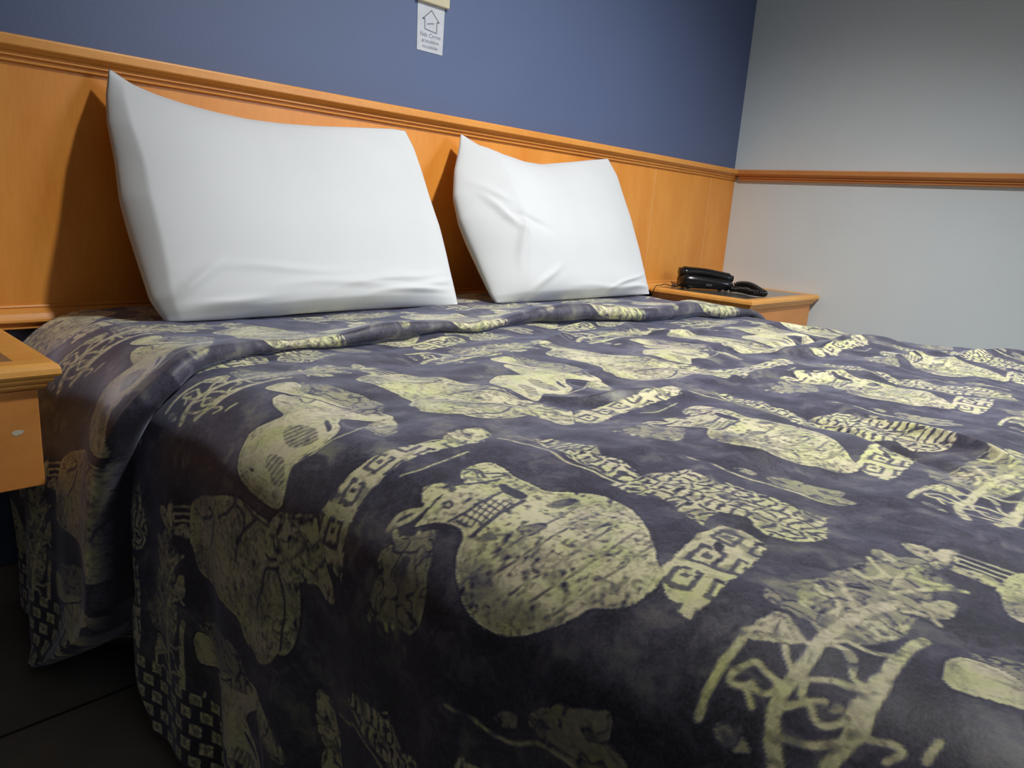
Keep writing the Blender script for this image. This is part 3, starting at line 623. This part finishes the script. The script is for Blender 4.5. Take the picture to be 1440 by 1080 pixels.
# coiled cord, in wall coordinates then moved into the telephone's frame
def local(pts):
    c, s_ = math.cos(-R(PHONE_ROT)), math.sin(-R(PHONE_ROT)); o = []
    for p in pts:
        x, y, z = p[0] - TPX, p[1] - TPY, p[2] - .5618; o.append((x * c - y * s_, x * s_ + y * c, z))
    return o
def catmull(P, n):
    out = []
    for i in range(len(P) - 1):
        p0, p1, p2, p3 = P[max(i - 1, 0)], P[i], P[i + 1], P[min(i + 2, len(P) - 1)]
        for k in range(n):
            t = k / n; out.append(tuple(.5 * ((2 * p1[j]) + (-p0[j] + p2[j]) * t + (2 * p0[j] - 5 * p1[j] + 4 * p2[j] - p3[j]) * t * t + (-p0[j] + 3 * p1[j] - 3 * p2[j] + p3[j]) * t ** 3) for j in range(3)))
    out.append(P[-1]); return out
def coil(path, turns, r):
    P = [Vector(p) for p in path]; n = len(P); out = []
    for i in range(n - 1):
        t = (P[min(i + 1, n - 1)] - P[max(i - 1, 0)]).normalized(); u = t.cross(Vector((0, 0, 1))).normalized(); w = u.cross(t)
        an = 2 * math.pi * turns * i / n; out.append(P[i] + (u * math.cos(an) + w * math.sin(an)) * r)
    return out
cord = catmull(CORD, 90)
mesh_obj('coiled_cord', *tube(coil(local(cord), 52, .0092), .0028, 6), BLACK, tp, True)
wire = catmull(WIRE, 12)
mesh_obj('line_cord', *tube(local(wire), .0016, 6), BLACK, tp, True)

# ---------------------------------------------------------------- bed under the spread
bed = thing('bed', 'double bed covered by the patterned bedspread, against the headboard', 'bed', (-1.775, -1.05, 0))
bo = (-1.775, -1.05, 0)
bevel(mesh_obj('bed_base', *box((X0 + .06, -DFOOT + .05, .10), (XR - .06, -.06, .30)), BASEW, bed, offset=bo), .01)
bevel(mesh_obj('mattress', *box((X0 + .045, -DFOOT + .03, .301), (XR - .045, -.045, .530)), SHEETW, bed, offset=bo), .05, 5)
for x in (X0 + .12, XR - .12):
    for y in (-.15, -DFOOT + .15):
        mesh_obj('leg', *tube([(x, y, 0), (x, y, .10)], .025, 14), BASEW, bed, offset=bo)

# ---------------------------------------------------------------- bedspread
T = make_tile()
def cloth_rows():
    aa = [A_MIN]
    while aa[-1] < A_MAX:
        a = aa[-1]; aa.append(a + (.0016 if a < -1.95 else (.0022 if a < -1.5 else (.003 if a < XR + .05 else .012))))
    a = np.array(aa); a[-1] = A_MAX
    # rows: (kind, parameter)
    rows = []
    for t in np.linspace(0, 1, 220): rows.append((0, t))
    for t in np.linspace(0, 1, 14)[1:]: rows.append((1, t))
    for t in np.linspace(0, 1, 16)[1:]: rows.append((2, t))
    d = [0.0]
    while d[-1] < DFOOT:
        x = d[-1] + .45; d.append(d[-1] + (.0021 if x < 2.05 else .008))
    for x in d[1:]: rows.append((3, x))
    return a, rows
def build_spread():
    a, rows = cloth_rows(); n = len(a); m = len(rows)
    P = np.zeros((n, m, 3)); W = np.zeros((n, m)); lip = lip_d(a); fs = front_start(a); bs = back_start(a); lh = lip_h(a)
    side = sst(X0 + RAD, X0 - .10, a)
    hb = 0.012 + 0.012 * side           # flap rides above the mattress / outside the front sheet
    for j, (k, t) in enumerate(rows):
        if k == 0:
            d = bs + (lip - bs) * t; bulge = np.exp(-((1 - t) / .13) ** 2)
            h = hb + (lh - .008) * bulge + relief(a, d * .9 + .3) * .7 + .006 * side * np.sin(d * 26 + 1) - .004 * sst(.25, 0, t)
            pa, pd = a + .035, d + FLAP_SHIFT + (.945 - lip - FLAP_SHIFT) * np.exp(-((1 - t) / .3) ** 2) * (1 - side)  # lip slides onto a dark gap of the pattern, imitating the roll's shading
        elif k == 1:
            an = math.pi * t; r = np.maximum((hb + lh - .010) / 2, .006)
            d = lip + r * math.sin(an) * .9
            h = (hb + lh - .008) - r * (1 - math.cos(an)) * .92 + relief(a, lip * .9 + .3) * .7 * (1 - t) + relief(a, lip) * t
            h = h + side * (-.004 * t)
            pa, pd = a + .035, (lip + FLAP_SHIFT) * side + .945 * (1 - side) + .035 * t  # roll keeps to that dark gap, its shading carried by the pattern
        elif k == 2:
            d = lip + (fs - lip) * t; inset = side * -.07 * math.sin(math.pi * t) ** .7
            h = 0.0005 * (1 - t) + inset + relief(a, d) * 1.0 - .002 * (1 - side) * math.sin(math.pi * t)
            pa, pd = a, fs - .0 * t
        else:
            d = fs + (DFOOT - fs) * (t / rowsmax(rows)); h = relief(a, d) + side * .006
            pa, pd = a, d
        X, Y, Z, nx, nz, drop = base_surface(a, d)
        fo = 0.0
        if k <= 1:
            # the hanging end of the flap swings out a little and its hem gathers
            fo = side * (.040 * np.clip((a * -1 - 2.58) / .25, 0, 1) + .012 * np.clip((a * -1 - 2.85) / .25, 0, 1))
        if k == 1: fo = fo * (1 - t ** 2)
        foot = np.clip(d - (DFOOT - .10), 0, .10); Zf = -.10 * (1 - np.sqrt(np.maximum(0, 1 - (foot / .1001) ** 2))) * (drop <= 0)
        P[:, j, 0] = X + nx * (h + fo); P[:, j, 1] = Y; P[:, j, 2] = Z + nz * h + Zf
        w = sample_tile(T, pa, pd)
        if k == 1: w = w * (1 - side * min(1, t * 1.6))  # shadow painted into the weave where the hanging lip turns under
        if k == 2: w = w * .12 * (1 - side)  # pleat recess blackened in the weave colour, standing in for its shadow
        # border of small woven squares along the hem
        e = a - A_MIN; e2 = A_MAX - a
        for ee in (e, e2):
            inb = ee < .112
            row = np.floor(ee / .0235); fr = ee / .0235 - row; sh = (pd + .0165 * (row % 2)) / .033; fc = sh - np.floor(sh)
            sq = ((fr > .14) & (fr < .86) & (fc > .22) & (fc < .80)).astype(float)
            ring = ((np.abs(fr - .5) < .14) & (np.abs(fc - .5) < .10))
            v_ = np.where(sq > 0, .72 + .35 * vnoise(a * 330, pd * 330 + 0 * a, 5), .04)
            w = np.where(inb, np.where(ring, .42, v_), w)
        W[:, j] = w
    # hem resting height wanders a little
    P[:, :, 2] = np.maximum(P[:, :, 2], .012)
    # keep clear of the left nightstand and the wall
    return P, W
def rowsmax(rows): return rows[-1][1]
P, W = build_spread()
off = (-1.775, -1.05, 0.0)
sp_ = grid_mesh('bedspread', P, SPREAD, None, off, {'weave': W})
tag(sp_, 'dark slate and olive bedspread woven with jugs, horses and key patterns, covering the bed', 'bedspread')
# foot end hanging down
aa = np.linspace(X0 + .02, XR - .02, 160); zz = np.linspace(ZT - .10, HEM, 60)
AA, ZZ = np.meshgrid(aa, zz, indexing='ij'); YY = -(DFOOT + .004 + .012 * np.sin(AA * 26) * (ZT - ZZ))
Wf = sample_tile(T, AA, DFOOT + (ZT - ZZ))
fd_ = grid_mesh('foot_drop', np.stack([AA, YY, ZZ], -1), SPREAD, sp_, off, {'weave': Wf})

# ---------------------------------------------------------------- pillows
CAM = Vector(CAM_LOC)
def cam_ray(u, v):
    x = (u - 720) / FPX; y = -(v - 540) / FPX
    return Vector(CAM_F) + Vector(CAM_R) * x + Vector(CAM_U) * y
def resample(P, n):
    P = np.array(P, float); d = np.r_[0, np.cumsum(np.hypot(*np.diff(P, axis=0).T))]; t = np.linspace(0, d[-1], n)
    c = np.stack([np.interp(t, d, P[:, 0]), np.interp(t, d, P[:, 1])], 1)
    for _ in range(max(2, n // 40)): c[1:-1] = (c[:-2] + 2 * c[1:-1] + c[2:]) / 4
    return c
def build_pillow(label, top, right, bottom, left, lean, Tf, Tb, band, wr, name='pillow', n=170):
    """outline curves are in the pillow's own plane (x along the wall, r up the lean); lean = (foot y, foot z, top y, top z)"""
    a = resample(top, n); b = resample(bottom, n); l = resample(left, n); r = resample(right, n)   # left/right run bottom->top
    s = np.linspace(0, 1, n)[:, None, None]; t = np.linspace(0, 1, n)[None, :, None]
    G = (1 - t) * b[:, None] + t * a[:, None] + (1 - s) * l[None] + s * r[None] - ((1 - s) * (1 - t) * b[0] + s * (1 - t) * b[-1] + (1 - s) * t * a[0] + s * t * a[-1])
    y0, z0, y1, z1 = lean; L = math.hypot(y1 - y0, z1 - z0); uy, uz = (y1 - y0) / L, (z1 - z0) / L; ny, nz_ = -uz, uy   # normal toward the room
    S = s[..., 0] * 2 - 1 + 0 * t[..., 0]; U = t[..., 0] * 2 - 1 + 0 * s[..., 0]
    prof = (np.clip(1 - np.abs(S) ** 2.4, 0, 1) ** .62) * (np.clip(1 - np.abs(U) ** 2.2, 0, 1) ** .62)
    out = []
    for sgn, Tt in ((1, Tf), (-1, Tb)):
        h = Tt * prof * (1 - .18 * U * (1 if sgn > 0 else 1.6))
        if sgn > 0: h = h + wr(s[..., 0] + 0 * t[..., 0], t[..., 0] + 0 * s[..., 0]) * np.minimum(1, prof * 3)
        if sgn > 0:
            tt = t[..., 0] + 0 * s[..., 0]; ss = s[..., 0] + 0 * tt; bw = band[0] * (.55 + .45 * np.sin(np.clip(tt, 0, 1) * math.pi))
            q_ = np.clip(ss / bw, 0, 1); h = h + band[1] * np.where(q_ < 1, q_ ** .8, np.exp(-((ss - bw) / .35) ** 2)) * np.sin(np.clip(tt * 1.02, 0, 1) * math.pi) ** .45
            q2 = np.clip(tt / .05, 0, 1); h = h + .018 * np.where(q2 < 1, q2 ** .7, np.exp(-((tt - .05) / .12) ** 2)) * np.sin(ss * math.pi) ** .5
        X = G[..., 0]; Y = y0 + uy * G[..., 1] + ny * h * sgn; Zv = z0 + uz * G[..., 1] + nz_ * h * sgn
        Y = np.minimum(Y, np.where(Zv > .99, -.040, -.016)); 
        Zv = np.maximum(Zv, .5775)
        out.append(np.stack([X, Y, Zv], -1))
    F_, B_ = out
    ring = 2 * n; P2 = np.concatenate([F_, B_[::-1]], 0)   # wraps round both sides
    o = grid_mesh(name, F_, PILLOW, None, (float(G[n // 2, n // 2, 0]), y0, z0))
    # join the back into the same mesh
    bm = bmesh.new(); bm.from_mesh(o.data)
    vs = [bm.verts.new(Vector(p) - o.location) for p in B_.reshape(-1, 3)]
    for i in range(n - 1):
        for j in range(n - 1):
            f = bm.faces.new((vs[i * n + j], vs[i * n + j + 1], vs[(i + 1) * n + j + 1], vs[(i + 1) * n + j])); f.smooth = True
    bmesh.ops.remove_doubles(bm, verts=bm.verts[:], dist=.00008); bmesh.ops.recalc_face_normals(bm, faces=bm.faces[:])
    bm.to_mesh(o.data); bm.free()
    return tag(o, label, 'pillow', 'white pillows leaning on the headboard')
def crease(s, t, cs, ct, ang, L, w, amp):
    c, q = math.cos(ang), math.sin(ang); u = (s - cs) * c + (t - ct) * q; v = -(s - cs) * q + (t - ct) * c
    v = v + .03 * np.sin(u * 9)
    return amp * np.exp(-(u / L) ** 2) * np.exp(-(v / w) ** 2)
def wr1(s, t):
    h = .002 * vnoise(s * 5, t * 5, 51)
    for c in ((.72, .14, .30, .16, .018, .007), (.80, .08, .25, .14, .016, .008), (.55, .12, .1, .2, .02, .004), (.10, .16, 1.1, .10, .018, .007), (.16, .07, .3, .10, .02, .007), (.35, .2, .05, .2, .02, .003), (.9, .12, .5, .1, .02, .006)):
        h = h + crease(s, t, *c)
    return h
def wr2(s, t):
    h = .002 * vnoise(s * 5, t * 5, 61)
    for c in ((.12, .50, -.9, .10, .016, .009), (.16, .36, 1.5, .13, .014, .008), (.10, .62, -.5, .07, .02, .007), (.80, .10, .5, .14, .014, .008), (.9, .06, .3, .10, .015, .008), (.22, .12, .9, .1, .02, .006), (.6, .06, .1, .2, .02, .004), (.22, .45, -.3, .08, .02, -.006)):
        h = h + crease(s, t, *c)
    return h
build_pillow('large white pillow standing against the headboard, the left and nearer of two', *PIL1, wr1)
build_pillow('white pillow with pointed upper corners, the right and farther of two, beside the telephone nightstand', *PIL2, wr2)

# ---------------------------------------------------------------- light
def area(name, loc, target, size, power, col, spread=180, shape='DISK'):
    l = bpy.data.lights.new(name, 'AREA'); l.shape = shape; l.size = size; l.energy = power; l.color = col; l.spread = R(spread)
    o = bpy.data.objects.new(name, l); C.objects.link(o); o.location = loc
    o.rotation_euler = (Vector(target) - Vector(loc)).to_track_quat('-Z', 'Y').to_euler(); return o
def spot(name, loc, target, power, col, ang, blend, rad):
    l = bpy.data.lights.new(name, 'SPOT'); l.energy = power; l.color = col; l.spot_size = R(ang); l.spot_blend = blend; l.shadow_soft_size = rad
    o = bpy.data.objects.new(name, l); C.objects.link(o); o.location = loc
    o.rotation_euler = (Vector(target) - Vector(loc)).to_track_quat('-Z', 'Y').to_euler(); return o
spot('ceiling_lamp', (-1.66, -1.60, 2.45), (-1.38, -.80, .56), 240, (1.0, .985, .95), 98, 1.0, .07)
area('glare_fill', (-.35, -3.0, 1.6), (-1.4, -1.0, .5), .9, 11, (.74, .82, 1.0), 100, 'SQUARE')  # added cool fill, no window there; raises glare on the bedspread
area('room_fill', (-2.9, -2.8, 2.5), (-2.5, -1.0, .2), 1.6, 2.4, (.9, .92, 1.0), 110)

w = bpy.data.worlds.new('world'); bpy.context.scene.world = w; w.use_nodes = True
w.node_tree.nodes['Background'].inputs[0].default_value = (.5, .55, .65, 1); w.node_tree.nodes['Background'].inputs[1].default_value = .05

# ---------------------------------------------------------------- camera
cam = bpy.data.cameras.new('camera'); co = bpy.data.objects.new('camera', cam); C.objects.link(co)
r_, u_, f_ = Vector(CAM_R), Vector(CAM_U), Vector(CAM_F)
co.matrix_world = Matrix(((r_.x, u_.x, -f_.x, CAM[0]), (r_.y, u_.y, -f_.y, CAM[1]), (r_.z, u_.z, -f_.z, CAM[2]), (0, 0, 0, 1)))
cam.sensor_fit = 'HORIZONTAL'; cam.sensor_width = 36; cam.lens = 36 * FPX / 1440; cam.clip_start = .02
bpy.context.scene.camera = co
vs_ = bpy.context.scene.view_settings; vs_.view_transform = 'Standard'; vs_.look = 'None'; vs_.exposure = 0; vs_.gamma = 1
